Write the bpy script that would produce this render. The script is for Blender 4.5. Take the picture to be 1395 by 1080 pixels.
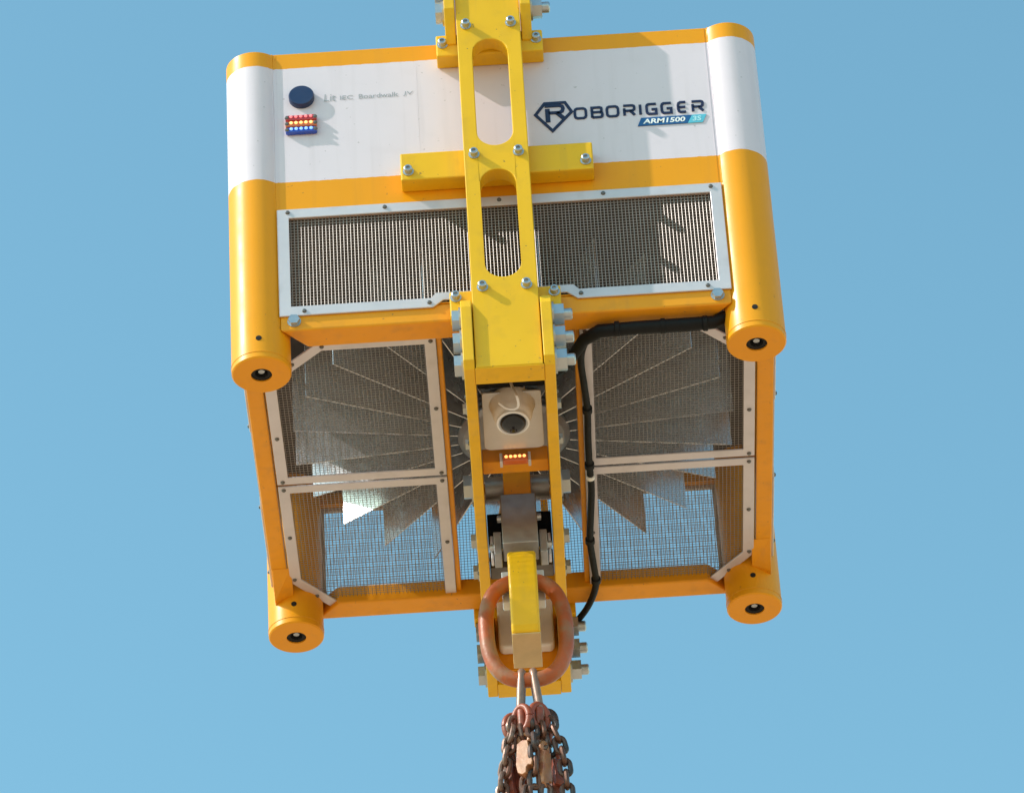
import bpy, bmesh, math, random
from mathutils import Vector, Matrix
random.seed(7)
R = math.radians
scene = bpy.context.scene
for o in list(bpy.data.objects): bpy.data.objects.remove(o)
C = scene.collection

# ------------------------------------------------------------------ camera
AZ, EL, ROLL, FPX = 0.0005, 0.6456, -0.0629, 6321.13
f = Vector((math.sin(AZ)*math.cos(EL), math.cos(AZ)*math.cos(EL), math.sin(EL)))
rt = f.cross(Vector((0, 0, 1))).normalized(); up = rt.cross(f)
r2 = rt*math.cos(ROLL) + up*math.sin(ROLL); u2 = up*math.cos(ROLL) - rt*math.sin(ROLL)
cam = bpy.data.cameras.new('camera'); co = bpy.data.objects.new('camera', cam); C.objects.link(co)
m = Matrix((r2, u2, -f)).transposed().to_4x4(); m.translation = (-0.0037, -11.0564, -7.9598)
co.matrix_world = m
cam.sensor_width = 36; cam.lens = FPX/1395*36; cam.clip_start = 0.1; cam.clip_end = 6000
scene.camera = co
scene.render.resolution_x, scene.render.resolution_y = 1024, 792

# ------------------------------------------------------------------ light
SUN = Vector((-0.956, -0.292, 0.85)).normalized()          # towards the sun
elev = math.asin(SUN.z); azim = math.atan2(SUN.x, SUN.y)
w = bpy.data.worlds.new('World'); scene.world = w; w.use_nodes = True
nt = w.node_tree; bg = nt.nodes['Background']
sky = nt.nodes.new('ShaderNodeTexSky'); sky.sky_type = 'NISHITA'; sky.sun_disc = False
sky.sun_elevation = elev; sky.sun_rotation = azim
sky.air_density = 1.0; sky.dust_density = 0.8; sky.ozone_density = 1.0
grade = nt.nodes.new('ShaderNodeMix'); grade.data_type = 'RGBA'; grade.blend_type = 'MULTIPLY'; grade.inputs[0].default_value = 1.0
grade.inputs[7].default_value = (0.88, 1.27, 1.06, 1)          # one even white-balance shift for the whole sky
nt.links.new(sky.outputs[0], grade.inputs[6]); nt.links.new(grade.outputs[2], bg.inputs[0]); bg.inputs[1].default_value = 0.143
sl = bpy.data.lights.new('sun', 'SUN'); sl.energy = 2.9; sl.angle = R(0.53); sl.color = (1, 0.94, 0.85)
so = bpy.data.objects.new('sun', sl); C.objects.link(so); so.rotation_euler = SUN.to_track_quat('Z', 'Y').to_euler()
vs = scene.view_settings; vs.view_transform = 'Standard'; vs.look = 'None'; vs.exposure = 0.72; vs.gamma = 1

# ------------------------------------------------------------------ materials
def mat(name, col, rough=0.5, metal=0.0, var=0.06, scale=6, bump=0.0, bscale=60, coat=0.0, dirt=0.0, emit=None, band=None, spec=0.5, wear=None, streak=0.0):
    M = bpy.data.materials.new(name); M.use_nodes = True
    n = M.node_tree.nodes; l = M.node_tree.links; p = n['Principled BSDF']
    p.inputs['Roughness'].default_value = rough; p.inputs['Metallic'].default_value = metal
    p.inputs['Coat Weight'].default_value = coat; p.inputs['Coat Roughness'].default_value = 0.15
    p.inputs['Specular IOR Level'].default_value = spec
    tc = n.new('ShaderNodeTexCoord')
    def noise(sc, det=4):
        t = n.new('ShaderNodeTexNoise'); t.inputs['Scale'].default_value = sc; t.inputs['Detail'].default_value = det
        l.new(tc.outputs['Object'], t.inputs['Vector']); return t
    def mix(a, b, fac, mode='MIX'):
        x = n.new('ShaderNodeMix'); x.data_type = 'RGBA'; x.blend_type = mode
        for s, vv in ((x.inputs[6], a), (x.inputs[7], b), (x.inputs[0], fac)):
            if hasattr(vv, 'links'): l.new(vv, s)
            elif isinstance(vv, (int, float)): s.default_value = vv
            else: s.default_value = (*vv, 1)
        return x.outputs[2]
    def ramp(src, a, b, c0=(0, 0, 0), c1=(1, 1, 1)):
        r_ = n.new('ShaderNodeValToRGB'); e = r_.color_ramp.elements
        e[0].position, e[1].position = a, b; e[0].color = (*c0, 1); e[1].color = (*c1, 1)
        l.new(src, r_.inputs[0]); return r_.outputs[0]
    base = col
    if band:                                              # white paint band between two heights, tape edge a little ragged
        white, z0, z1 = band
        sp = n.new('ShaderNodeSeparateXYZ'); l.new(tc.outputs['Object'], sp.inputs[0])
        rg = noise(40, 3)
        ad = n.new('ShaderNodeMath'); ad.operation = 'MULTIPLY_ADD'; l.new(rg.outputs[0], ad.inputs[0]); ad.inputs[1].default_value = 0.006; l.new(sp.outputs[2], ad.inputs[2])
        g1 = n.new('ShaderNodeMath'); g1.operation = 'GREATER_THAN'; l.new(ad.outputs[0], g1.inputs[0]); g1.inputs[1].default_value = z0 + 0.003
        g2 = n.new('ShaderNodeMath'); g2.operation = 'LESS_THAN'; l.new(ad.outputs[0], g2.inputs[0]); g2.inputs[1].default_value = z1 + 0.003
        mu = n.new('ShaderNodeMath'); mu.operation = 'MULTIPLY'; l.new(g1.outputs[0], mu.inputs[0]); l.new(g2.outputs[0], mu.inputs[1])
        base = mix(col, white, mu.outputs[0])
    nz = noise(scale)
    base = mix(base, ramp(nz.outputs[0], 0.3, 0.75, (1-var,)*3, (1+var,)*3), 1.0, 'MULTIPLY')
    if dirt:
        d1 = noise(14, 8); fac = ramp(d1.outputs[0], 0.56, 0.78, (0, 0, 0), (dirt,)*3)
        base = mix(base, (0.12, 0.085, 0.05), fac)
    if streak:
        mp = n.new('ShaderNodeMapping'); mp.inputs['Scale'].default_value = (28, 28, 1.6); l.new(tc.outputs['Object'], mp.inputs[0])
        t1 = n.new('ShaderNodeTexNoise'); t1.inputs['Scale'].default_value = 1.0; t1.inputs['Detail'].default_value = 5; l.new(mp.outputs[0], t1.inputs['Vector'])
        base = mix(base, (0.16, 0.12, 0.08), ramp(t1.outputs[0], 0.54, 0.80, (0, 0, 0), (streak,)*3))
        t2 = noise(75, 6); base = mix(base, (0.10, 0.07, 0.05), ramp(t2.outputs[0], 0.70, 0.74, (0, 0, 0), (min(1, streak*3.5),)*3))
    if wear:
        wcol, lo, hi, wsc = wear
        d2 = noise(wsc, 8); base = mix(base, wcol, ramp(d2.outputs[0], lo, hi))
    l.new(base, p.inputs['Base Color'])
    rn = noise(scale*5, 3)
    l.new(ramp(rn.outputs[0], 0.3, 0.7, (max(rough-0.07, .05),)*3, (min(rough+0.1, 1),)*3), p.inputs['Roughness'])
    if bump:
        bn = noise(bscale, 4); b = n.new('ShaderNodeBump'); b.inputs['Strength'].default_value = bump; b.inputs['Distance'].default_value = 0.004
        l.new(bn.outputs[0], b.inputs['Height']); l.new(b.outputs[0], p.inputs['Normal'])
    if emit:
        p.inputs['Emission Color'].default_value = (*emit[0], 1); p.inputs['Emission Strength'].default_value = emit[1]
    return M
WHITE = (0.685, 0.595, 0.66)
ORANGE = (0.78, 0.305, 0.006)
BAND = (WHITE, 0.648, 1.082)
m_body = mat('banded_paint', ORANGE, 0.38, var=0.03, scale=2, bump=0.03, bscale=25, coat=0.0, dirt=0.04, band=BAND, spec=0.28, streak=0.10)
m_orange = mat('orange_yellow_paint', ORANGE, 0.42, var=0.06, scale=5, bump=0.05, bscale=40, dirt=0.2, spec=0.35, streak=0.16)
m_yellow = mat('lemon_yellow_paint', (0.77, 0.425, 0.008), 0.4, var=0.05, scale=6, bump=0.05, bscale=45, dirt=0.16, spec=0.35, streak=0.18)
m_frame = mat('brushed_aluminium', (0.60, 0.55, 0.585), 0.42, metal=0.25, var=0.06, scale=9, dirt=0.15)
m_wire = mat('galvanised_wire', (0.35, 0.315, 0.31), 0.4, metal=0.45, var=0.1, scale=12)
m_floorwire = mat('dull_floor_wire', (0.30, 0.265, 0.25), 0.45, metal=0.4, var=0.1, scale=12)
m_blade = mat('blade_sheet', (0.72, 0.71, 0.73), 0.22, metal=0.74, var=0.05, scale=4)
m_zinc = mat('zinc_bolt', (0.47, 0.48, 0.50), 0.36, metal=0.85, var=0.1, scale=14, dirt=0.25)
m_steel = mat('worn_steel', (0.36, 0.35, 0.36), 0.42, metal=0.7, var=0.15, scale=15, bump=0.1, dirt=0.3)
m_dsteel = mat('dark_steel', (0.16, 0.15, 0.145), 0.5, metal=0.6, var=0.2, scale=15, dirt=0.2)
m_black = mat('black_rubber', (0.005, 0.005, 0.006), 0.55, var=0.2, scale=20, spec=0.2)
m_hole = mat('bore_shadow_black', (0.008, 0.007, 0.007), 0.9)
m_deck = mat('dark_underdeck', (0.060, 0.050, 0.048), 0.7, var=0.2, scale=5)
m_white = mat('white_plastic', (0.78, 0.76, 0.77), 0.4, var=0.04, dirt=0.1)
m_plate = mat('camera_plate_steel', (0.62, 0.61, 0.63), 0.35, metal=0.3, var=0.08, scale=10)
m_glass = mat("camera_glass", (0.006, 0.007, 0.012), 0.07, var=0.0, spec=0.5)
m_navy = mat('navy_vinyl', (0.008, 0.012, 0.055), 0.4)
m_blue = mat('blue_vinyl', (0.01, 0.09, 0.26), 0.4)
m_cyan = mat('cyan_vinyl', (0.10, 0.45, 0.60), 0.4)
m_wvinyl = mat('white_vinyl', (0.8, 0.8, 0.8), 0.4)
m_lcyan = mat('pale_cyan_vinyl', (0.42, 0.72, 0.80), 0.4)
m_grey = mat('grey_print', (0.33, 0.34, 0.37), 0.5)
m_cap = mat('navy_cap', (0.012, 0.028, 0.09), 0.38)
m_red = mat('red_lens', (0.42, 0.012, 0.02), 0.15, coat=0.5)
m_amber = mat('amber_lens', (0.62, 0.13, 0.03), 0.15, coat=0.5)
m_blul = mat('blue_lens', (0.01, 0.05, 0.42), 0.15, coat=0.5)
m_ledr = mat('red_led', (0.6, 0.2, 0.2), 0.3, emit=((1, .18, .2), 0.5))
m_leda = mat('amber_led', (0.8, 0.5, 0.2), 0.3, emit=((1, .45, .12), 1.3))
m_ledb = mat('blue_led', (0.25, 0.4, 0.9), 0.3, emit=((.25, .5, 1), 0.55))
RUST = ((0.10, 0.045, 0.025), 0.5, 0.72, 22)
m_sole = mat('worn_tan_paint', (0.60, 0.42, 0.20), 0.45, var=0.12, scale=14, dirt=0.2)
m_link = mat('orange_worn_link', (0.40, 0.085, 0.020), 0.45, var=0.25, scale=9, bump=0.3, bscale=60, dirt=0.5, wear=((0.30, 0.145, 0.08), 0.46, 0.66, 16))
m_chainred = mat('red_chain_fitting', (0.30, 0.062, 0.03), 0.45, var=0.2, scale=30, bump=0.2, wear=RUST)
m_chain = mat('worn_chain', (0.24, 0.155, 0.125), 0.4, metal=0.5, var=0.25, scale=40, bump=0.15, wear=((0.13, 0.05, 0.03), 0.45, 0.62, 30))
m_darkchain = mat('dark_chain', (0.06, 0.05, 0.05), 0.42, metal=0.45, var=0.3, scale=40, wear=((0.15, 0.06, 0.035), 0.45, 0.65, 26))
m_tanhook = mat('tan_worn_paint', (0.42, 0.175, 0.075), 0.42, var=0.25, scale=25, bump=0.15, coat=0.1, wear=((0.30, 0.09, 0.05), 0.5, 0.66, 24))
m_oldlink = mat('scuffed_link', (0.30, 0.19, 0.15), 0.4, metal=0.4, var=0.2, scale=25, bump=0.15)
m_ground = mat('dry_ground', (0.53, 0.36, 0.235), 0.95, var=0.18, scale=0.15, bump=0.3, bscale=2)

# ------------------------------------------------------------------ mesh helpers
class MB:
    def __init__(s): s.bm = bmesh.new()
    def box(s, x0, x1, y0, y1, z0, z1):
        return s.prism([(x0, y0), (x1, y0), (x1, y1), (x0, y1)], 'z', z0, z1)
    def prism(s, poly, axis, a, b):
        mp = {'z': lambda p, t: (p[0], p[1], t), 'y': lambda p, t: (p[0], t, p[1]), 'x': lambda p, t: (t, p[0], p[1])}[axis]
        A = [s.bm.verts.new(mp(p, a)) for p in poly]; B = [s.bm.verts.new(mp(p, b)) for p in poly]
        k = len(poly); fs = [s.bm.faces.new(A), s.bm.faces.new(B)]
        for i in range(k): fs.append(s.bm.faces.new((A[i], A[(i+1) % k], B[(i+1) % k], B[i])))
        return s
    def ring(s, outer, inner, axis, a, b):               # a flat frame: outer and inner outlines with equal counts
        mp = {'z': lambda p, t: (p[0], p[1], t), 'y': lambda p, t: (p[0], t, p[1]), 'x': lambda p, t: (t, p[0], p[1])}[axis]
        k = len(outer)
        V = [[s.bm.verts.new(mp(p, t)) for p in q] for t in (a, b) for q in (outer, inner)]
        for i in range(k):
            j = (i+1) % k
            for q in ((V[0][i], V[0][j], V[1][j], V[1][i]), (V[2][i], V[2][j], V[3][j], V[3][i]), (V[0][i], V[0][j], V[2][j], V[2][i]), (V[1][i], V[1][j], V[3][j], V[3][i])):
                s.bm.faces.new(q)
        return s
    def lathe(s, prof, n=32, cx=0, cy=0, close=True):     # prof: (r, z)
        rows = []
        for r_, z in prof:
            if r_ < 1e-6: rows.append([s.bm.verts.new((cx, cy, z))])
            else: rows.append([s.bm.verts.new((cx + r_*math.cos(2*math.pi*i/n), cy + r_*math.sin(2*math.pi*i/n), z)) for i in range(n)])
        for a, b in zip(rows, rows[1:]):
            for i in range(n):
                j = (i+1) % n
                if len(a) == 1 and len(b) == 1: continue
                if len(a) == 1: s.bm.faces.new((a[0], b[j], b[i]))
                elif len(b) == 1: s.bm.faces.new((a[i], a[j], b[0]))
                else: s.bm.faces.new((a[i], a[j], b[j], b[i]))
        return s
    def sweep(s, pts, r, n=10, closed=False, flat=1.0):
        pts = [Vector(p) for p in pts]; k = len(pts); rows = []
        rr = r if isinstance(r, (list, tuple)) else [r]*k
        nrm = None
        for i, p in enumerate(pts):
            if closed: t = pts[(i+1) % k] - pts[i-1]
            else: t = pts[min(i+1, k-1)] - pts[max(i-1, 0)]
            t.normalize()
            if nrm is None:
                a = Vector((0, 0, 1)) if abs(t.z) < 0.9 else Vector((1, 0, 0))
                if closed:                                # planar loops: the plane normal never twists
                    a = Vector((0, 0, 0))
                    for q in range(k): a += pts[q].cross(pts[(q+1) % k])
                    a.normalize()
                nrm = (a - t*a.dot(t)).normalized()
            else: nrm = (nrm - t*nrm.dot(t)).normalized()
            b = t.cross(nrm)
            rows.append([s.bm.verts.new(p + (nrm*math.cos(2*math.pi*j/n) + b*math.sin(2*math.pi*j/n)*flat)*rr[i]) for j in range(n)])
        for i in range(k if closed else k-1):
            a, b = rows[i], rows[(i+1) % k]
            for j in range(n): s.bm.faces.new((a[j], a[(j+1) % n], b[(j+1) % n], b[j]))
        if not closed: s.bm.faces.new(rows[0]); s.bm.faces.new(rows[-1])
        return s
    def bar(s, p0, p1, r, n=4): return s.sweep([p0, p1], r, n)
    def xf(s, M): bmesh.ops.transform(s.bm, matrix=M, verts=s.bm.verts); return s
    def mesh(s, name, m_, smooth=False):
        bmesh.ops.recalc_face_normals(s.bm, faces=s.bm.faces)
        me = bpy.data.meshes.new(name); s.bm.to_mesh(me); s.bm.free()
        me.materials.append(m_)
        if smooth:
            for p in me.polygons: p.use_smooth = True
            me.set_sharp_from_angle(angle=R(38))
        return me
    def build(s, name, m_, parent=None, smooth=False, bevel=0, loc=None, rot=None, seg=2):
        return inst(s.mesh(name, m_, smooth), name, parent, loc, rot, bevel, seg)
def inst(me, name, parent=None, loc=None, rot=None, bevel=0, seg=2):
    o = bpy.data.objects.new(name, me); C.objects.link(o)
    if parent: o.parent = parent
    if loc: o.location = loc
    if rot: o.rotation_euler = rot
    if bevel:
        b = o.modifiers.new('bevel', 'BEVEL'); b.width = bevel; b.segments = seg; b.limit_method = 'ANGLE'; b.angle_limit = R(35)
    return o
def thing(name, label, cat, loc=(0, 0, 0), group=None):
    o = bpy.data.objects.new(name, None); C.objects.link(o); o.location = loc; o.empty_display_size = 0.1
    o['label'] = label; o['category'] = cat
    if group: o['group'] = group
    return o
def inset(poly, d):                                        # inward offset of a convex outline
    k = len(poly); area = sum(poly[i][0]*poly[(i+1) % k][1] - poly[(i+1) % k][0]*poly[i][1] for i in range(k))
    sg = 1 if area > 0 else -1; L = []
    for i in range(k):
        a, b = Vector(poly[i]), Vector(poly[(i+1) % k]); t = (b-a).normalized(); nn = Vector((-t.y, t.x))*sg
        L.append((a + nn*d, t))
    out = []
    for i in range(k):
        p, t = L[i-1]; q, s_ = L[i]; den = t.x*s_.y - t.y*s_.x
        u = ((q.x-p.x)*s_.y - (q.y-p.y)*s_.x)/den; out.append(tuple(p + t*u))
    return out
def span(poly, ax, v):                                     # where the line coord[ax] = v crosses a convex outline
    xs = []
    for i in range(len(poly)):
        a, b = poly[i], poly[(i+1) % len(poly)]
        if (a[ax]-v)*(b[ax]-v) < 0: t = (v-a[ax])/(b[ax]-a[ax]); xs.append(a[1-ax] + t*(b[1-ax]-a[1-ax]))
    return (min(xs), max(xs)) if len(xs) >= 2 else None

# ------------------------------------------------------------------ ground far below (out of view, it bounces the light)
g = MB(); g.prism([(900*math.cos(a*math.pi/24), 900*math.sin(a*math.pi/24)) for a in range(48)], 'z', -9.9, -9.6)
go = g.build('ground', m_ground); go['kind'] = 'structure'

# ------------------------------------------------------------------ the load rotator
W, D, TR, H = 0.70, 0.662, 0.0845, 1.14
PY, PX = 0.724, 0.762                                      # panel planes
root = thing('load_rotator', 'yellow and white boxy lifting rotator hanging from its slotted yellow arm', 'lifting device')

# corner tubes
tube_me = MB().lathe([(0.030, 0.012), (0.030, 0.0), (TR-0.004, 0.0), (TR, 0.004), (TR, H-0.004), (TR-0.004, H), (0, H)], 72).mesh('corner_tube', m_body, True)
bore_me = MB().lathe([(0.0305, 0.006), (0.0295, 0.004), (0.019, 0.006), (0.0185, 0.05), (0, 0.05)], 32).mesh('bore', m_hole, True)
stud_me = MB().lathe([(0.012, 0.049), (0.012, 0.018), (0.009, 0.012), (0, 0.012)], 20).mesh('stud', m_zinc, True)
pin_me = MB().lathe([(0.0085, -0.004), (0.0085, 0.001), (0.007, 0.0012), (0, 0.0006)], 20).mesh('pin_hole_shade_disc', m_hole, True)  # no hole is cut: a solid black disc stands in for its shaded inside
for sx in (-1, 1):
    for sy in (-1, 1):
        t = inst(tube_me, 'corner_tube', root, (sx*W, sy*D, 0))
        inst(bore_me, 'bore', t); inst(stud_me, 'stud', t)
        inst(pin_me, 'pin_hole_shade_disc', t, (0, -TR, 0.068), (R(90), 0, 0))
        seam = MB().lathe([(TR+0.0006, 0.020), (TR+0.0014, 0.021), (TR+0.0014, 0.023), (TR+0.0006, 0.024)], 72).build('cap_seam', m_orange, t, True)

# cladding panels
def wall(name, axis, sgn, plane, half, ohalf, zlow):
    q = MB(); a, b = sorted((sgn*plane, sgn*(plane-0.022)))
    oz0, oz1 = 0.172, 0.522
    outer = [(-half, zlow), (half, zlow), (half, H), (-half, H)]
    inner = [(-ohalf, oz0), (ohalf, oz0), (ohalf, oz1), (-ohalf, oz1)]
    q.ring(outer, inner, axis, a, b)
    return q.build(name, m_body, root, bevel=0.002)
pf = wall('front_panel', 'y', -1, PY, 0.655, 0.622, 0.168)
wall('rear_panel', 'y', 1, PY, 0.655, 0.622, 0.168)
wall('side_panel', 'x', -1, PX, 0.615, 0.585, 0.1655)
wall('side_panel', 'x', 1, PX, 0.615, 0.585, 0.1655)
# top rim flange, slightly proud, with a weld seam on the panel edge
MB().box(-0.70, 0.70, -0.70, 0.70, H-0.03, H-0.012).build('roof_panel', m_body, root)
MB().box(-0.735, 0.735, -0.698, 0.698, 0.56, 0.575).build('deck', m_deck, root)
for sx in (-1, 1):                                         # weld seams where the cladding meets the tubes
    MB().sweep([(sx*.6455 + random.uniform(-.0008, .0008), -PY-.0005, .545+i*.0198) for i in range(31)], [.0022 + random.uniform(0, .0012) for i in range(31)], 6).build('weld_seam', m_body, root, True)
    MB().box(*sorted((sx*.6335, sx*.6355)), -PY-.0009, -PY+.001, .545, H-.004).build('panel_seam', m_body, root)
MB().box(-.2212, -.2198, -PY-.0003, -PY+.001, .655, 1.075).build('panel_seam', m_body, root)
# bottom bars
bar_bolts = []
for sy in (-1, 1):
    q = MB(); q.prism([(-0.640, sy*PY), (0.640, sy*PY), (0.568, sy*0.642), (-0.568, sy*0.642)], 'z', 0.104, 0.1675)
    bb = q.build('bottom_bar', m_orange, root, bevel=0.006, seg=3)
    for sx in (-1, 1): bar_bolts.append((bb, sx, sy))
for sx in (-1, 1):
    MB().box(*sorted((sx*0.7615, sx*0.712)), -0.60, 0.60, 0.126, 0.165).build('side_rail', m_orange, root, bevel=0.004)
    gs = MB(); gs.prism([(0.47, 0.1255), (0.605, 0.1255), (0.605, 0.080), (0.575, 0.080)], 'x', *sorted((sx*0.757, sx*0.700)))
    for v in gs.bm.verts:
        if v.co.z < .1 and abs(v.co.x) < .73: v.co.z += .022
    gs.build('gusset', m_orange, root, bevel=0.002)
    gs = MB(); gs.prism([(-0.47, 0.1255), (-0.605, 0.1255), (-0.605, 0.080), (-0.575, 0.080)], 'x', *sorted((sx*0.757, sx*0.700)))
    for v in gs.bm.verts:
        if v.co.z < .1 and abs(v.co.x) < .73: v.co.z += .022
    gs.build('gusset', m_orange, root, bevel=0.002)
    MB().box(*sorted((sx*0.189, sx*0.2045)), -0.641, 0.70, 0.126, 0.185).build('centre_beam', m_orange, root, bevel=0.003)

# small fixings shared by many parts
def bolt_mesh(name, r, h, m_, wr=1.5):
    q = MB().lathe([(0, 0), (r*wr, 0), (r*wr, r*0.26), (r*1.02, r*0.3), (r, r*0.34), (r, h-r*0.15), (r*0.82, h), (r*0.52, h), (r*0.46, h-r*0.5), (0, h-r*0.5)], 20)
    return q.mesh(name, m_, True)
bolt_me = bolt_mesh('bolt', 0.0118, 0.021, m_zinc, 1.35)
def hexbolt(name, r, h, m_, stud=0.0):
    q = MB(); q.lathe([(0, 0), (r*1.25, 0), (r*1.25, r*0.2), (0, r*0.2)], 20)
    q.prism([(r*1.08*math.cos(i*math.pi/3), r*1.08*math.sin(i*math.pi/3)) for i in range(6)], 'z', r*0.2, h)
    if stud: q.lathe([(r*0.55, h), (r*0.55, h+stud*0.85), (r*0.42, h+stud), (0, h+stud)], 16)
    return q.mesh(name, m_, True)
barbolt_me = hexbolt('bolt', 0.0155, 0.016, m_zinc)
for bb, sx, sy in bar_bolts: inst(barbolt_me, 'bolt', bb, (sx*.600, sy*(PY-.0005), .135), (R(-90*sy), 0, 0))
head_me = hexbolt('bolt_head', 0.0305, 0.026, m_zinc); nut_me = hexbolt('nut', 0.0305, 0.034, m_zinc, 0.024)
screw_me = MB().lathe([(0, 0), (0.0066, 0), (0.0066, 0.0018), (0.0046, 0.005), (0.0, 0.006)], 12).mesh('screw', m_dsteel, True)
FR, BK, LF, RT, DN = (R(90), 0, 0), (R(-90), 0, 0), (0, R(-90), 0), (0, R(90), 0), (R(180), 0, 0)

# mesh guards
PIT = 0.0101
def wires(poly, axis, t, d, WR, PIT):                               # square-section wires, one direction lies in front of the other
    q = MB()
    for ax in (0, 1):
        lo, hi = min(p[ax] for p in poly), max(p[ax] for p in poly); k = int((hi-lo)/PIT)
        for i in range(1, k+1):
            vv = lo + (i-0.5)*(hi-lo)/k; s_ = span(poly, ax, vv)
            if not s_: continue
            tt = t if ax == 0 else t + d*WR*1.5
            e = [(vv, s_[0]), (vv, s_[1])] if ax == 0 else [(s_[0], vv), (s_[1], vv)]
            P = [{'z': (p[0], p[1], tt), 'y': (p[0], tt, p[1]), 'x': (tt, p[0], p[1])}[axis] for p in e]
            q.bar(P[0], P[1], WR)
    return q
def guard(outer, inner, axis, face, d, screws, rot, hullpoly, wr=0.00128, pit=0.0101, wm_=None):
    a, b = sorted((face, face + d*0.006))
    fr = MB().ring(outer, inner, axis, a, b).build('mesh_guard', m_frame, root, bevel=0.0012, seg=1)
    wm = wires(hullpoly, axis, face + d*0.0105, d, wr, pit).build('wire_mesh', wm_ or m_wire, fr); wm['kind'] = 'stuff'
    for p in screws:
        L = {'z': (p[0], p[1], face), 'y': (p[0], face, p[1]), 'x': (face, p[0], p[1])}[axis]
        inst(screw_me, 'screw', fr, L, rot)
    return fr
FO = [(-0.641, .152), (-.205, .152), (-.175, .176), (.175, .176), (.205, .152), (.641, .152), (.641, .541), (-.641, .541)]
FI = [(-0.607, .185), (-.21, .185), (-.195, .202), (.195, .202), (.21, .185), (.607, .185), (.607, .508), (-.607, .508)]
FS = [(-.61, .528), (-.33, .527), (.30, .527), (.61, .528), (-.57, .166), (-.215, .168), (.215, .168), (.575, .167), (0, .527)]
HP = [(-.618, .178), (.618, .178), (.618, .516), (-.618, .516)]
guard(FO, FI, 'y', -PY-0.0075, 1, FS, FR, HP)
guard(FO, FI, 'y', PY+0.0075, -1, FS, BK, HP, 0.00088)
k_ = 0.585/0.62
SO = [(p[0]*k_, p[1]) for p in FO]; SI = [(p[0]*k_, p[1]) for p in FI]; SH = [(p[0]*k_, p[1]) for p in HP]; SS = [(p[0]*k_, p[1]) for p in FS]
guard(SO, SI, 'x', -PX-0.0075, 1, SS, LF, SH, 0.0009)
guard(SO, SI, 'x', PX+0.0075, -1, SS, RT, SH, 0.0009)
for sx in (-1, 1):
    o1 = [(sx*.205, .030), (sx*.205, -.638), (sx*.545, -.638), (sx*.706, -.480), (sx*.706, .030)]
    o2 = [(sx*.205, .042), (sx*.205, .702), (sx*.572, .702), (sx*.706, .535), (sx*.706, .042)]
    for oo, sc in ((o1, [(.22, .016), (.22, -.30), (.22, -.62), (.53, -.625), (.69, -.2), (.69, .016), (.62, -.55)]),
                   (o2, [(.22, .056), (.22, .37), (.22, .685), (.565, .688), (.69, .30), (.69, .056), (.63, .612), (.692, .52)])):
        guard(oo, inset(oo, 0.033), 'z', 0.117, 1, [(sx*p[0], p[1]) for p in sc], DN, inset(oo, 0.006), 0.00088, 0.0115, m_floorwire)

# bladed rotor
ro_ = MB().lathe([(0, .21), (.150, .21), (.155, .215)] + [p for i in range(13) for p in ((.166, .222+i*.02), (.166, .231+i*.02), (.150, .233+i*.02), (.150, .240+i*.02))] + [(.16, .5), (.16, .558), (0, .558)], 64).build('rotor', m_steel, root, True)
bl_me = MB().box(0.167, 0.655, -0.0016, 0.0016, 0.215, 0.47).mesh('blade', m_blade)
for k in range(24):
    inst(bl_me, 'blade', ro_, None, (0, 0, R(9 + 15*k)))

# ------------------------------------------------------------------ arm frame (front and rear alike)
def slotted(hw, sw, z0, z1, slots, y0, y1):                # flat plate with stadium slots cut through it
    q = MB(); bm = q.bm; n = 16; loops = [[(-hw, z0), (hw, z0), (hw, z1), (-hw, z1)]]
    for s0, s1 in slots:
        loops.append([(sw*math.cos(math.pi*i/n), s1-sw+sw*math.sin(math.pi*i/n)) for i in range(n+1)] + [(-sw*math.cos(math.pi*i/n), s0+sw-sw*math.sin(math.pi*i/n)) for i in range(n+1)])
    eds = []
    for L in loops:
        V = [bm.verts.new((x, y0, z)) for x, z in L]
        eds += [bm.edges.new((V[i], V[(i+1) % len(V)])) for i in range(len(V))]
    r_ = bmesh.ops.triangle_fill(bm, use_beauty=True, edges=eds, use_dissolve=False)
    ex = bmesh.ops.extrude_face_region(bm, geom=[g_ for g_ in bm.faces], use_keep_orig=True)
    for v in [g_ for g_ in ex['geom'] if isinstance(g_, bmesh.types.BMVert)]: v.co.y = y1
    return q
AF, AB, CF = 0.832, 0.7815, 0.846                          # arm front, arm back, cheek front
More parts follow.
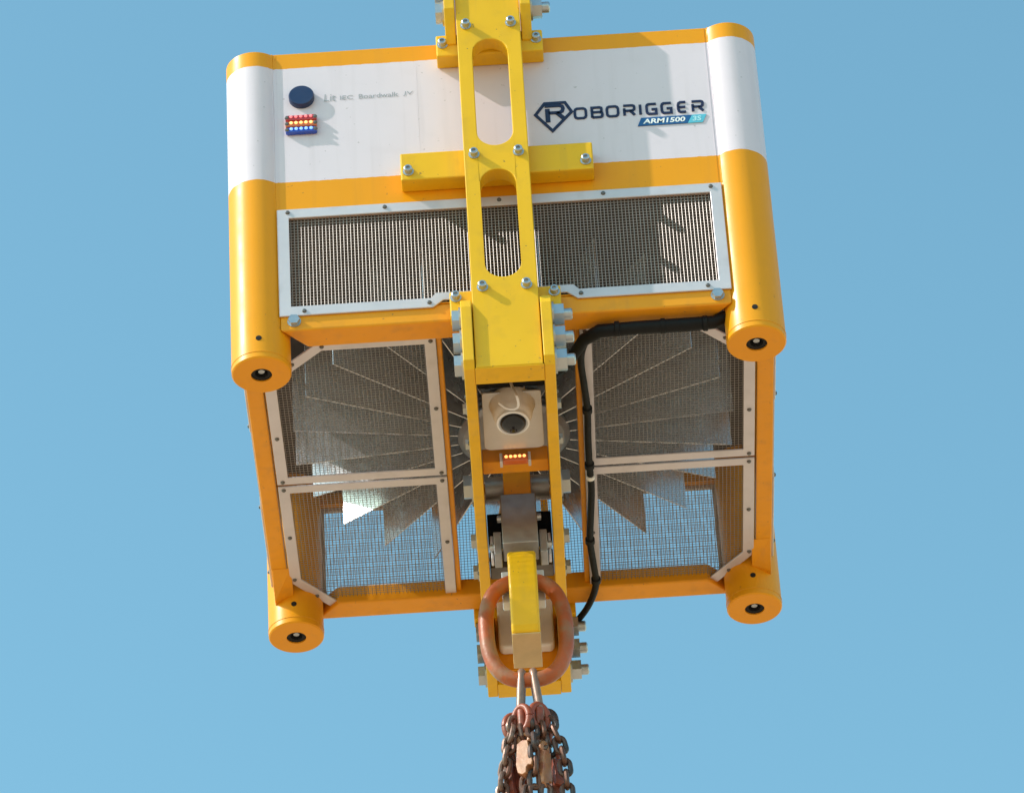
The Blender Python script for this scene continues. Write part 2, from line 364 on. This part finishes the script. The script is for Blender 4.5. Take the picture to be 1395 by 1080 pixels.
for s in (-1, 1):
    tag_ = 'front' if s < 0 else 'rear'
    rot = FR if s < 0 else BK
    q = slotted(0.0935, 0.0515, -0.150, 1.46, [(0.166, 0.560), (0.650, 1.056)], *sorted((s*AF, s*AB)))
    arm = q.build('arm_plate', m_yellow, root, bevel=0.0025)
    arm['label'] = tag_ + ' slotted yellow arm plate'
    MB().prism([(s*(AF-.001), -.1535), (s*.758, -.1535), (s*.758, .07), (s*(AB-.0005), .07), (s*(AB-.0005), -.1505), (s*(AF-.001), -.1505)], 'x', -.0961, .0961).build('arm_foot', m_yellow, arm, bevel=0.001)
    for z, x in ((1.112, .066), (.618, .064), (.131, .062)):
        for sx in (-1, 1): inst(bolt_me, 'bolt', arm, (sx*x, s*AF, z), rot)
    mb = MB().box(-0.278, 0.278, *sorted((s*0.7805, s*(PY+.0005))), 0.582, 0.682).build('mounting_bar', m_yellow, root, bevel=0.004)
    for sx in (-1, 1): inst(bolt_me, 'bolt', mb, (sx*.256, s*0.7805, 0.612), rot)
    ub = MB().box(-0.157, 0.157, *sorted((s*0.7805, s*(PY+.0005))), 1.044, 1.125).build('upper_bracket', m_yellow, root, bevel=0.004)
    for sx in (-1, 1): inst(bolt_me, 'bolt', ub, (sx*.138, s*0.7805, 1.088), rot)
    lb = MB().box(-0.157, 0.157, *sorted((s*0.7805, s*(PY+.009))), 0.075, 0.163).build('lower_bracket', m_yellow, root, bevel=0.004)
    for sx in (-1, 1): inst(bolt_me, 'bolt', lb, (sx*.139, s*0.7805, 0.140), rot)
cheek_poly = [(-CF, .055), (-.830, .090), (-.795, .110), (-.737, .110), (-.737, .068), (-.60, .045), (-.40, .03), (.40, .03), (.60, .045), (.737, .068), (.737, .110), (.795, .110), (.830, .090), (CF, .055),
              (CF, -.132), (.826, -.152), (.60, -.150), (.50, -.138), (-.50, -.138), (-.60, -.150), (-.826, -.152), (-CF, -.132)]
up_poly = [(-CF, 1.172), (-.785, 1.085), (-.737, 1.085), (-.737, 1.155), (-.60, 1.175), (.60, 1.175), (.737, 1.155), (.737, 1.085), (.785, 1.085), (CF, 1.172), (CF, 1.40), (.78, 1.46), (-.78, 1.46), (-CF, 1.40)]
def spin(sx, a): return (Matrix.Rotation(R(90*sx), 3, 'Y') @ Matrix.Rotation(R(a), 3, 'Z')).to_euler()
for sx in (-1, 1):
    xs = sorted((sx*.0965, sx*.1275))
    ck = MB().prism(cheek_poly, 'x', *xs).build('cheek_plate', m_yellow, root, bevel=0.0025)
    uc = MB().prism(up_poly, 'x', *xs).build('upper_cheek_plate', m_yellow, root, bevel=0.0025)
    me, nm = (head_me, 'bolt_head') if sx < 0 else (nut_me, 'nut')
    rr = LF if sx < 0 else RT
    for s in (-1, 1):
        for z in (.058, -.022, -.102): inst(me, nm, ck, (sx*.1275, s*.780, z), spin(sx, random.uniform(-6, 6)))
        for z in (1.21, 1.29, 1.37): inst(me, nm, uc, (sx*.1275, s*.780, z), spin(sx, random.uniform(-6, 6)))
    for y, z, sc in ((.02, .06, 1.15), (.17, -.03, .7), (.33, -.03, .7), (-.30, -.02, .5), (-.47, -.02, .5)):
        b_ = inst(head_me, 'bolt_head', ck, (sx*.1275, y, z), rr); b_.scale = (sc,)*3
    # small rivets along the cheek
    for y in (-.62, -.40, -.10, .25):
        b_ = inst(screw_me, 'screw', ck, (sx*.1275, y, -.09), rr)
# cross members between the cheeks
MB().box(-.095, .095, -.262, -.205, -.062, -.012).build('cross_member', m_orange, root, bevel=0.003)
MB().box(-.095, .095, -.741, -.585, -.04, .06).build('gap_shade_block', m_black, root, bevel=0.003)  # black box added in the open gap, its colour stands in for the shade there
MB().box(-.095, .095, .30, .36, -.04, .02).build('cross_member', m_dsteel, root, bevel=0.003)
rp = MB().box(-.0945, .0945, .735, .7415, -.12, .10).build('rear_foot_plate', m_orange, root, bevel=0.003)
wb = MB(); c4 = []
for cx, cz, a0 in ((.067, .112, 0), (-.067, .112, 90), (-.067, -.045, 180), (.067, -.045, 270)):
    c4 += [(cx+.018*math.cos(R(a0+i*18)), cz+.018*math.sin(R(a0+i*18))) for i in range(6)]
wb.prism(c4, 'y', .69, .7345).build('electronics_box', m_white, root, bevel=0.008, seg=3)

def cr(P, n=5):
    out = []
    for i in range(len(P)-1):
        p = [Vector(P[max(0, min(len(P)-1, i+j))]) for j in (-1, 0, 1, 2)]
        for k in range(n):
            t = k/n
            out.append(0.5*((2*p[1]) + (p[2]-p[0])*t + (2*p[0]-5*p[1]+4*p[2]-p[3])*t*t + (3*p[1]-p[0]-3*p[2]+p[3])*t**3))
    return out + [Vector(P[-1])]
# camera under the arm
LEAD = [(0, -0.12, 0.06), (0.001, -0.0998, 0.0052), (0.015, -0.131, -0.067), (0.018, -0.086, -0.064), (0.007, -0.076, -0.069), (-0.016, -0.071, -0.061), (-0.036, -0.076, -0.045)]
pl = MB(); c4 = []
for cx, cy, a0 in ((.066, -.328, 0), (-.066, -.328, 90), (-.078, -.572, 180), (.078, -.572, 270)):
    rr_ = .02 if cy > -.5 else .006
    c4 += [(cx+rr_*math.cos(R(a0+i*18)), cy+rr_*math.sin(R(a0+i*18))) for i in range(6)]
pl.prism(c4, 'z', -.052, -.046).build('camera_plate', m_plate, root, bevel=0.001, seg=1)
camr = MB().lathe([(0, .02)] + [(.064, .02), (.066, .0)] + [(.058*math.cos(R(a)), -.02 + .058*math.sin(R(a))) for a in range(0, -61, -6)] + [(.022, -.0705), (0, -.0705)], 40)
dome = camr.build('dome_camera', m_white, root, True, loc=(0, -.52, -.055))
n0 = Vector((0, -.15, -.98)).normalized()
le = MB().lathe([(.048, 0), (.047, .006), (.042, .009), (.0365, .004)], 36).build('lens_rim', m_white, dome, True, loc=n0*.043+Vector((0, 0, -.02)), rot=n0.to_track_quat('Z', 'Y').to_euler())
MB().lathe([(.037, .004)] + [(.037*math.cos(R(a)), .004+.022*math.sin(R(a))) for a in range(10, 91, 10)], 36).build('lens_dome', m_glass, dome, True, loc=n0*.043+Vector((0, 0, -.02)), rot=n0.to_track_quat('Z', 'Y').to_euler())
MB().sweep(cr(LEAD), .0042, 8).build('camera_lead', m_white, dome, True)
lb = MB().box(-.036, .036, -.297, -.272, -.083, -.060).build('amber_light_bar', m_amber, root, bevel=0.004)
led_me = MB().lathe([(.0048, 0), (.0045, .002), (0, .0035)], 12)
led_a = led_me.mesh('led', m_leda, True)
for i in range(5): inst(led_a, 'led', lb, (-.026+i*.013, -.297, -.070), FR)
for sx in (-1, 1): MB().box(*sorted((sx*.037, sx*.045)), -.292, -.262, -.082, -.0525).build('end_bracket', m_plate, lb, bevel=.001)

# swivel parts above the hook
MB().lathe([(0, -.094), (.036, -.094), (.036, .094), (0, .094)], 28).xf(Matrix.Rotation(R(90), 4, 'Y')).build('swivel_shaft', m_steel, root, True, loc=(0, .03, .055))
MB().box(-.040, .040, -.045, .04, -.060, .20).build('swivel_column', m_orange, root, bevel=0.003)
for sx in (-1, 1):
    MB().box(*sorted((sx*.048, sx*.094)), .05, .12, -.10, -.02).build('swivel_bracket', m_black, root, bevel=0.003)
    MB().box(*sorted((sx*.080, sx*.088)), .02, .06, -.20, -.12).build('guide_plate', m_frame, root, bevel=0.002)

# beacon cap and warning light bars
cap = MB().lathe([(0, 0), (.0375, 0), (.0375, .0155), (.035, .019), (0, .0195)], 40).build('beacon_cap', m_cap, root, True, loc=(-.560, -PY, .962), rot=FR)
led_r = MB().lathe([(.0048, 0), (.0045, .002), (0, .0035)], 12).mesh('led', m_ledr, True)
led_b = MB().lathe([(.0052, 0), (.0048, .002), (0, .0035)], 12).mesh('led', m_ledb, True)
for z, lm, dm in ((.879, m_red, led_r), (.856, m_amber, led_a), (.833, m_blul, led_b)):
    lbar = MB().box(-.046, .046, -.016, 0, -.0105, .0105).build('warning_light_bar', lm, root, bevel=0.005, loc=(-.563, -PY, z), seg=3)
    for i in range(5): inst(dm, 'led', lbar, (-.029+i*.0145, -.0162, .002), FR)
    for sx in (-1, 1): inst(screw_me, 'screw', lbar, (sx*.041, -.014, .0), FR)

# cables
bun = MB().sweep([(.645, -.655, .13), (.622, -.67, .10), (.585, -.672, .080), (.50, -.674, .076), (.37, -.676, .075), (.26, -.668, .077), (.215, -.635, .075), (.19, -.595, .065), (.165, -.56, .05), (.12, -.54, .03)],
                 [.015, .0175, .0195, .0205, .0195, .020, .0185, .017, .015, .014], 14).build('cable_bundle', m_black, root, True)
for x_ in (.56, .44, .31):
    MB().lathe([(.0185, -.008), (.0222, -.006), (.0222, .006), (.0185, .008)], 18).build('cable_tie', m_black, bun, True, loc=(x_, -.674, .0765), rot=(0, R(90), 0))
bun['label'] = 'thick black sleeved cable bundle'
thin = [(.30, -.655, .085), (.235, -.64, .080), (.212, -.60, .076), (.204, -.53, .080), (.210, -.42, .082), (.217, -.29, .085), (.2155, -.15, .084), (.2165, -.02, .083), (.2195, .10, .082), (.213, .25, .080), (.209, .36, .08), (.2155, .47, .08), (.222, .57, .08), (.214, .64, .08), (.19, .72, .08), (.157, .78, .075), (.135, .80, .06)]
cb = MB().sweep(cr(thin), .0105, 10).build('power_cable', m_black, root, True)
for i in (5, 7, 10, 12):
    MB().lathe([(.0105, -.012), (.0145, -.010), (.0145, .010), (.0105, .012)], 14).build('cable_clip', m_black, cb, True, loc=thin[i], rot=(R(90), 0, 0))
MB().lathe([(.0105, -.008), (.0140, -.007), (.0140, .007), (.0105, .008)], 14).build('cable_tie', m_white, cb, True, loc=(.218, .035, .0825), rot=(R(90), 0, 0))

# ------------------------------------------------------------------ lettering on the front panel (vinyl, XZ plane)
LY0, LY1 = -PY-0.0028, -PY-0.0004
def ribbon(q, pts, wd, closed=False, y0=LY0, y1=LY1):
    P = [Vector(p) for p in pts]; k = len(P); L, Rr = [], []
    for i in range(k):
        if closed: a, b = P[i]-P[i-1], P[(i+1) % k]-P[i]
        else: a, b = P[i]-P[max(i-1, 0)], P[min(i+1, k-1)]-P[i]
        if a.length < 1e-9: a = b
        if b.length < 1e-9: b = a
        a.normalize(); b.normalize(); n1 = Vector((-a.y, a.x)); n2 = Vector((-b.y, b.x)); mm = (n1+n2).normalized()
        h = wd/2/max(mm.dot(n1), .5); L.append(P[i]+mm*h); Rr.append(P[i]-mm*h)
    for i in range(k if closed else k-1):
        j = (i+1) % k
        q.prism([tuple(L[i]), tuple(L[j]), tuple(Rr[j]), tuple(Rr[i])], 'y', y0, y1)
def glyph(ch):
    rO = [(.22, 0), (.78, 0), (.93, .08), (1, .24), (1, .76), (.93, .92), (.78, 1), (.22, 1), (.07, .92), (0, .76), (0, .24), (.07, .08)]
    return {'O': [(rO, True)],
            'B': [([(0, 0), (0, 1), (.76, 1), (.92, .93), (.94, .78), (.92, .60), (.80, .52), (.06, .52)], False), ([(0, 0), (.80, 0), (.96, .07), (1, .25), (.97, .42), (.80, .52)], False)],
            'R': [([(-.05, 1), (.80, 1), (.96, .93), (1, .76), (.97, .58), (.82, .46), (.05, .46)], False), ([(.02, .72), (.02, 0)], False), ([(.58, .46), (1.0, 0)], False)],
            'I': [([(.5, 0), (.5, 1)], False)],
            'G': [([(1, 1), (.22, 1), (.07, .92), (0, .76), (0, .24), (.07, .08), (.22, 0), (.97, 0), (.97, .46), (.50, .46)], False)],
            'E': [([(1, 1), (.30, 1), (.08, .90), (0, .68), (0, .32), (.08, .10), (.30, 0), (1, 0)], False), ([(.05, .5), (.95, .5)], False)]}[ch]
lx = lambda cx: 0.2325 + (cx-330)*0.0004
zb, zh, st = 0.8195, 0.0370, 0.0078
for ch, a, b in (('O', 330, 430), ('B', 455, 550), ('O', 565, 665), ('R', 690, 785), ('I', 808, 828), ('G', 855, 945), ('G', 965, 1055), ('E', 1085, 1160), ('R', 1190, 1285)):
    q = MB(); x0, x1 = lx(a)+st/2, lx(b)-st/2
    for pts, cl in glyph(ch): ribbon(q, [(x0+(x1-x0)*p[0], zb+zh*p[1]) for p in pts], st, cl)
    q.build('letter', m_navy, root)
sh = MB(); ribbon(sh, [(.1215, .842), (.150, .884), (.2095, .884), (.2275, .847), (.1685, .778)], .0088, True)
sh.build('shield_emblem', m_navy, root)
q = MB()
for pts, wd in (([(.150, .8735), (.192, .8735), (.2005, .870), (.203, .861), (.200, .851), (.192, .8465), (.160, .8465)], .0105), ([(.157, .862), (.157, .812)], .014), ([(.184, .8465), (.203, .824)], .013)):
    ribbon(q, pts, wd)
q.build('emblem_letter', m_navy, root)
MB().prism([(.4165, .7755), (.562, .7755), (.576, .8055), (.428, .8055)], 'y', LY0, LY1).build('blue_flash', m_blue, root)
MB().prism([(.5625, .7755), (.606, .7755), (.619, .8055), (.5765, .8055)], 'y', LY0, LY1).build('cyan_flash', m_cyan, root)
def text(s, name, m_, x0, x1, z0, h, y, shear=0.0, bold=0.0):
    cu = bpy.data.curves.new('lettering', 'FONT'); cu.body = s; cu.size = 1.0; cu.extrude = 0.0; cu.offset = bold; cu.shear = shear; cu.resolution_u = 3
    o = bpy.data.objects.new('tmp', cu); C.objects.link(o); bpy.context.view_layer.update()
    me = bpy.data.meshes.new_from_object(o.evaluated_get(bpy.context.evaluated_depsgraph_get()))
    bpy.data.objects.remove(o)
    xs = [v.co.x for v in me.vertices]; zs = [v.co.y for v in me.vertices]
    kx = (x1-x0)/(max(xs)-min(xs)); kz = h/(max(zs)-min(zs)); mx, mz = min(xs), min(zs)
    for v in me.vertices: v.co = (x0+(v.co.x-mx)*kx, y, z0+(v.co.y-mz)*kz)
    me.materials.clear(); me.materials.append(m_)
    return inst(me, name, root)
text('ARM1500', 'model_lettering', m_wvinyl, .432, .556, .7815, .0185, LY0-.0006, .15, .03)
text('3S', 'suffix_lettering', m_lcyan, .577, .603, .7815, .0185, LY0-.0006, .1, .03)
text('Lit', 'owner_lettering', m_grey, -.494, -.460, .946, .027, -PY-.0012, .1)
text('IEC', 'owner_lettering', m_grey, -.447, -.409, .948, .016, -PY-.0012)
text('Boardwalk', 'owner_lettering', m_grey, -.392, -.276, .948, .0175, -PY-.0012)
text('JV', 'owner_lettering', m_grey, -.262, -.232, .948, .017, -PY-.0012, .1)
# ------------------------------------------------------------------ hook
hk = thing('lifting_hook', 'yellow edge-on lifting hook under the rotator holding the orange ring', 'hook', (0, 0, -.54))
def hb(q, name, m_, bevel=0.003, smooth=False, seg=2): 
    q.xf(Matrix.Translation((0, 0, .54))); return q.build(name, m_, hk, smooth, bevel, seg=seg)
prof = [(-.052, -.290), (-.062, -.262), (-.074, -.250), (-.088, -.258), (-.101, -.282), (-.110, -.315), (-.116, -.355), (-.118, -.40), (-.115, -.445), (-.108, -.485), (-.100, -.52), (-.090, -.541), (.085, -.541), (.100, -.52), (.105, -.40), (.105, -.06), (.035, -.06), (.035, -.27), (.030, -.312), (.012, -.330), (-.016, -.332), (-.040, -.322)]
hb(MB().prism(prof, 'x', -.0415, .0415), 'hook_body', m_yellow, 0.009, seg=4)
hb(MB().box(-.041, .041, -.088, .088, -.5445, -.5405), 'hook_sole', m_sole, 0.0015)
hb(MB().box(-.052, .052, -.058, .034, -.205, -.030), 'swivel_block', m_steel, 0.003)
for sx in (-1, 1):
    hb(MB().box(*sorted((sx*.056, sx*.078)), -.02, .05, -.215, -.135), 'clevis_ear', m_steel, 0.002)
    hb(MB().lathe([(0, 0), (.011, 0), (.011, .012), (0, .014)], 14).xf(Matrix.Translation((sx*.078, .01, -.17)) @ Matrix.Rotation(R(90*sx), 4, 'Y')), 'pin', m_zinc, 0, True)
    hb(MB().lathe([(0, 0), (.011, 0), (.011, .012), (0, .014)], 14).xf(Matrix.Translation((sx*.052, -.02, -.09)) @ Matrix.Rotation(R(90*sx), 4, 'Y')), 'pin', m_zinc, 0, True)
hb(MB().box(-.062, .062, .02, .06, -.36, -.25), 'safety_latch', m_plate, 0.003)

# ------------------------------------------------------------------ ring and chains
def stadium(wd, ht, n=14):                                 # centreline in local XZ, top at z = 0
    r_ = wd/2; P = []
    for i in range(n+1): a = math.pi*i/n; P.append((r_*math.cos(a), 0, -r_ + r_*math.sin(a)))
    for i in range(n+1): a = math.pi + math.pi*i/n; P.append((r_*math.cos(a), 0, -(ht-r_) + r_*math.sin(a)))
    return P
def oval(wd, ht, n=56, p=2.6):
    P = []
    for i in range(n):
        a = 2*math.pi*i/n; c_, s_ = math.cos(a), math.sin(a)
        P.append((wd/2*math.copysign(abs(c_)**(2/p), c_), 0, -ht/2 + ht/2*math.copysign(abs(s_)**(2/p), s_)))
    return P
RZ = -.304
ml = MB().sweep(oval(.228, .352), .0225, 16, True).build('master_link', m_link, None, True, loc=(-.003, -.004, RZ), rot=(R(-2), R(-1.0), 0))
ml['label'] = 'large worn orange oval ring hanging in the yellow hook'; ml['category'] = 'ring'
zbot = RZ - .352                                           # centre of the ring's lower bow
for i, (a, x, lab) in enumerate(((4.5, -.016, 'narrow scuffed link on the left of the pair below the ring'), (-5.5, .016, 'narrow scuffed link on the right of the pair below the ring'))):
    ol = MB().sweep(stadium(.060, .175), .0115, 12, True).build('oblong_link', m_oldlink, None, True, loc=(x-.004, 0, zbot+.034), rot=(Matrix.Rotation(R(a), 3, 'Y') @ Matrix.Rotation(R(90), 3, 'Z')).to_euler())
    ol['label'] = lab; ol['category'] = 'link'; ol['group'] = 'paired links below the ring'

link_me = {k: MB().sweep(stadium(.029, .052, 7), .0076, 8, True).mesh('link', k_m, True) for k, k_m in (('light', m_chain), ('dark', m_darkchain))}
def coupling_mesh(m_):
    q = MB()
    for sz in (1, -1):
        P = [(.021*math.cos(R(a)), 0, sz*(.001+.034*math.sin(R(a)))) for a in range(0, 181, 15)]
        q.sweep(P, .0085, 10)
    q.lathe([(0, -.024), (.010, -.024), (.010, .024), (0, .024)], 14, 0, 0)
    return q.mesh('coupling', m_, True)
coup_me = coupling_mesh(m_chainred); dcoup_me = coupling_mesh(m_darkchain)
def clutch_mesh(m_, sc=1.0):                               # chain shortening clutch: eye, flat tapered body, claw with slot
    q = MB()
    q.sweep([(.016*math.cos(R(a)), 0, .002+.018*math.sin(R(a))) for a in range(-40, 221, 20)], .0075, 10)
    body = [(-.019, -.012), (-.022, -.05), (-.026, -.085), (-.022, -.115), (-.008, -.126), (.004, -.122), (.006, -.104), (.012, -.098), (.022, -.102), (.026, -.088), (.021, -.06), (.017, -.03), (.015, -.012), (0, -.006)]
    q.prism([(x*sc, z) for x, z in body], 'y', -.013, .013)
    return q
def leg(name, label, x, y, top, mk, n, clm, hookrot, tail, lean, sw):
    t = thing(name, label, 'chain', (x, y, top), 'sling chains gathered under the ring')
    cp = inst(coup_me if mk == 'light' or y < 0 else dcoup_me, 'coupling', t, (0, 0, -.018), (0, 0, sw)); cp.scale = (1.25, 1.25, 1.15)
    z = -.052; dx = 0
    for i in range(n):
        inst(link_me[mk], 'link', t, (lean[0]*i, lean[1]*i, z+.014), (R(random.uniform(-6, 6)), R(random.uniform(-9, 9)), sw + (R(90) if i % 2 == 0 else 0)))
        z -= .0375
    zc = z - .004
    c = clutch_mesh(clm).build('shortening_clutch', clm, t, False, .004, loc=(lean[0]*n, lean[1]*n, zc), rot=(R(random.uniform(-5, 5)), R(random.uniform(-6, 6)), hookrot), seg=3)
    z = zc - .118
    for i in range(tail):
        inst(link_me[mk], 'link', t, (lean[0]*n + random.uniform(-.003, .003), lean[1]*n, z), (R(random.uniform(-6, 6)), R(random.uniform(-9, 9)), sw + (R(90) if i % 2 else 0)))
        z -= .0375
    return t
Z0 = zbot - .115
leg('chain_sling', 'rusty chain with reddish clutch at the far left of the gathered slings', -.052, .012, Z0-.006, 'light', 2, m_chainred, R(70), 8, (-.010, .004), R(20))
leg('chain_sling', 'chain with the large tan clutch at the front of the gathered slings', -.028, -.040, Z0-.012, 'light', 1, m_tanhook, R(-25), 8, (.004, -.006), R(-35))
leg('chain_sling', 'chain with pinkish tan clutch right of the large tan one', .022, -.034, Z0-.004, 'light', 2, m_tanhook, R(60), 8, (.004, -.002), R(30))
leg('chain_sling', 'dark chain with red clutch at the far right of the gathered slings', .042, .020, Z0+.006, 'dark', 2, m_chainred, R(-60), 8, (.009, .004), R(-20))
leg('chain_sling', 'rust red chain and clutch behind the large tan clutch', -.030, .030, Z0-.02, 'light', 1, m_chainred, R(20), 8, (-.012, .004), R(50))
leg('chain_sling', 'rust red chain and clutch behind the pinkish tan clutch', .030, .034, Z0-.03, 'light', 2, m_chainred, R(110), 8, (.010, .004), R(-50))
# slack loops of chain taken up beside the clutches
def loop(label, pts, mk):
    t = thing('slack_chain', label, 'chain', pts[0], 'slack loops of chain')
    P = cr(pts, 12); o = Vector(pts[0]); acc = 0; last = P[0]; i = 0
    for a, b in zip(P, P[1:]):
        acc += (b-a).length
        if acc >= .036:
            acc = 0; d = (b-last).normalized(); qt = (-d).to_track_quat('Z', 'X'); e = (qt @ Matrix.Rotation(R(90*(i % 2)), 4, 'Z').to_quaternion())
            inst(link_me[mk], 'link', t, (last-o) , e.to_euler()); last = b; i += 1
    return t
loop('slack dark chain looping out on the right of the gathered slings', [(.040, -.02, Z0-.02), (.064, -.03, Z0-.07), (.078, -.03, Z0-.13), (.086, -.03, Z0-.20), (.088, -.03, Z0-.30), (.085, -.03, Z0-.38)], 'dark')
loop('slack worn chain hanging on the left of the gathered slings', [(-.045, -.03, Z0-.02), (-.060, -.04, Z0-.07), (-.072, -.04, Z0-.14), (-.092, -.03, Z0-.24), (-.095, -.03, Z0-.36)], 'light')
loop('slack dark chain hanging in the middle between the tan clutches', [(-.004, -.02, Z0-.02), (.000, -.05, Z0-.07), (.001, -.06, Z0-.15), (-.003, -.05, Z0-.25), (.0, -.05, Z0-.36)], 'dark')
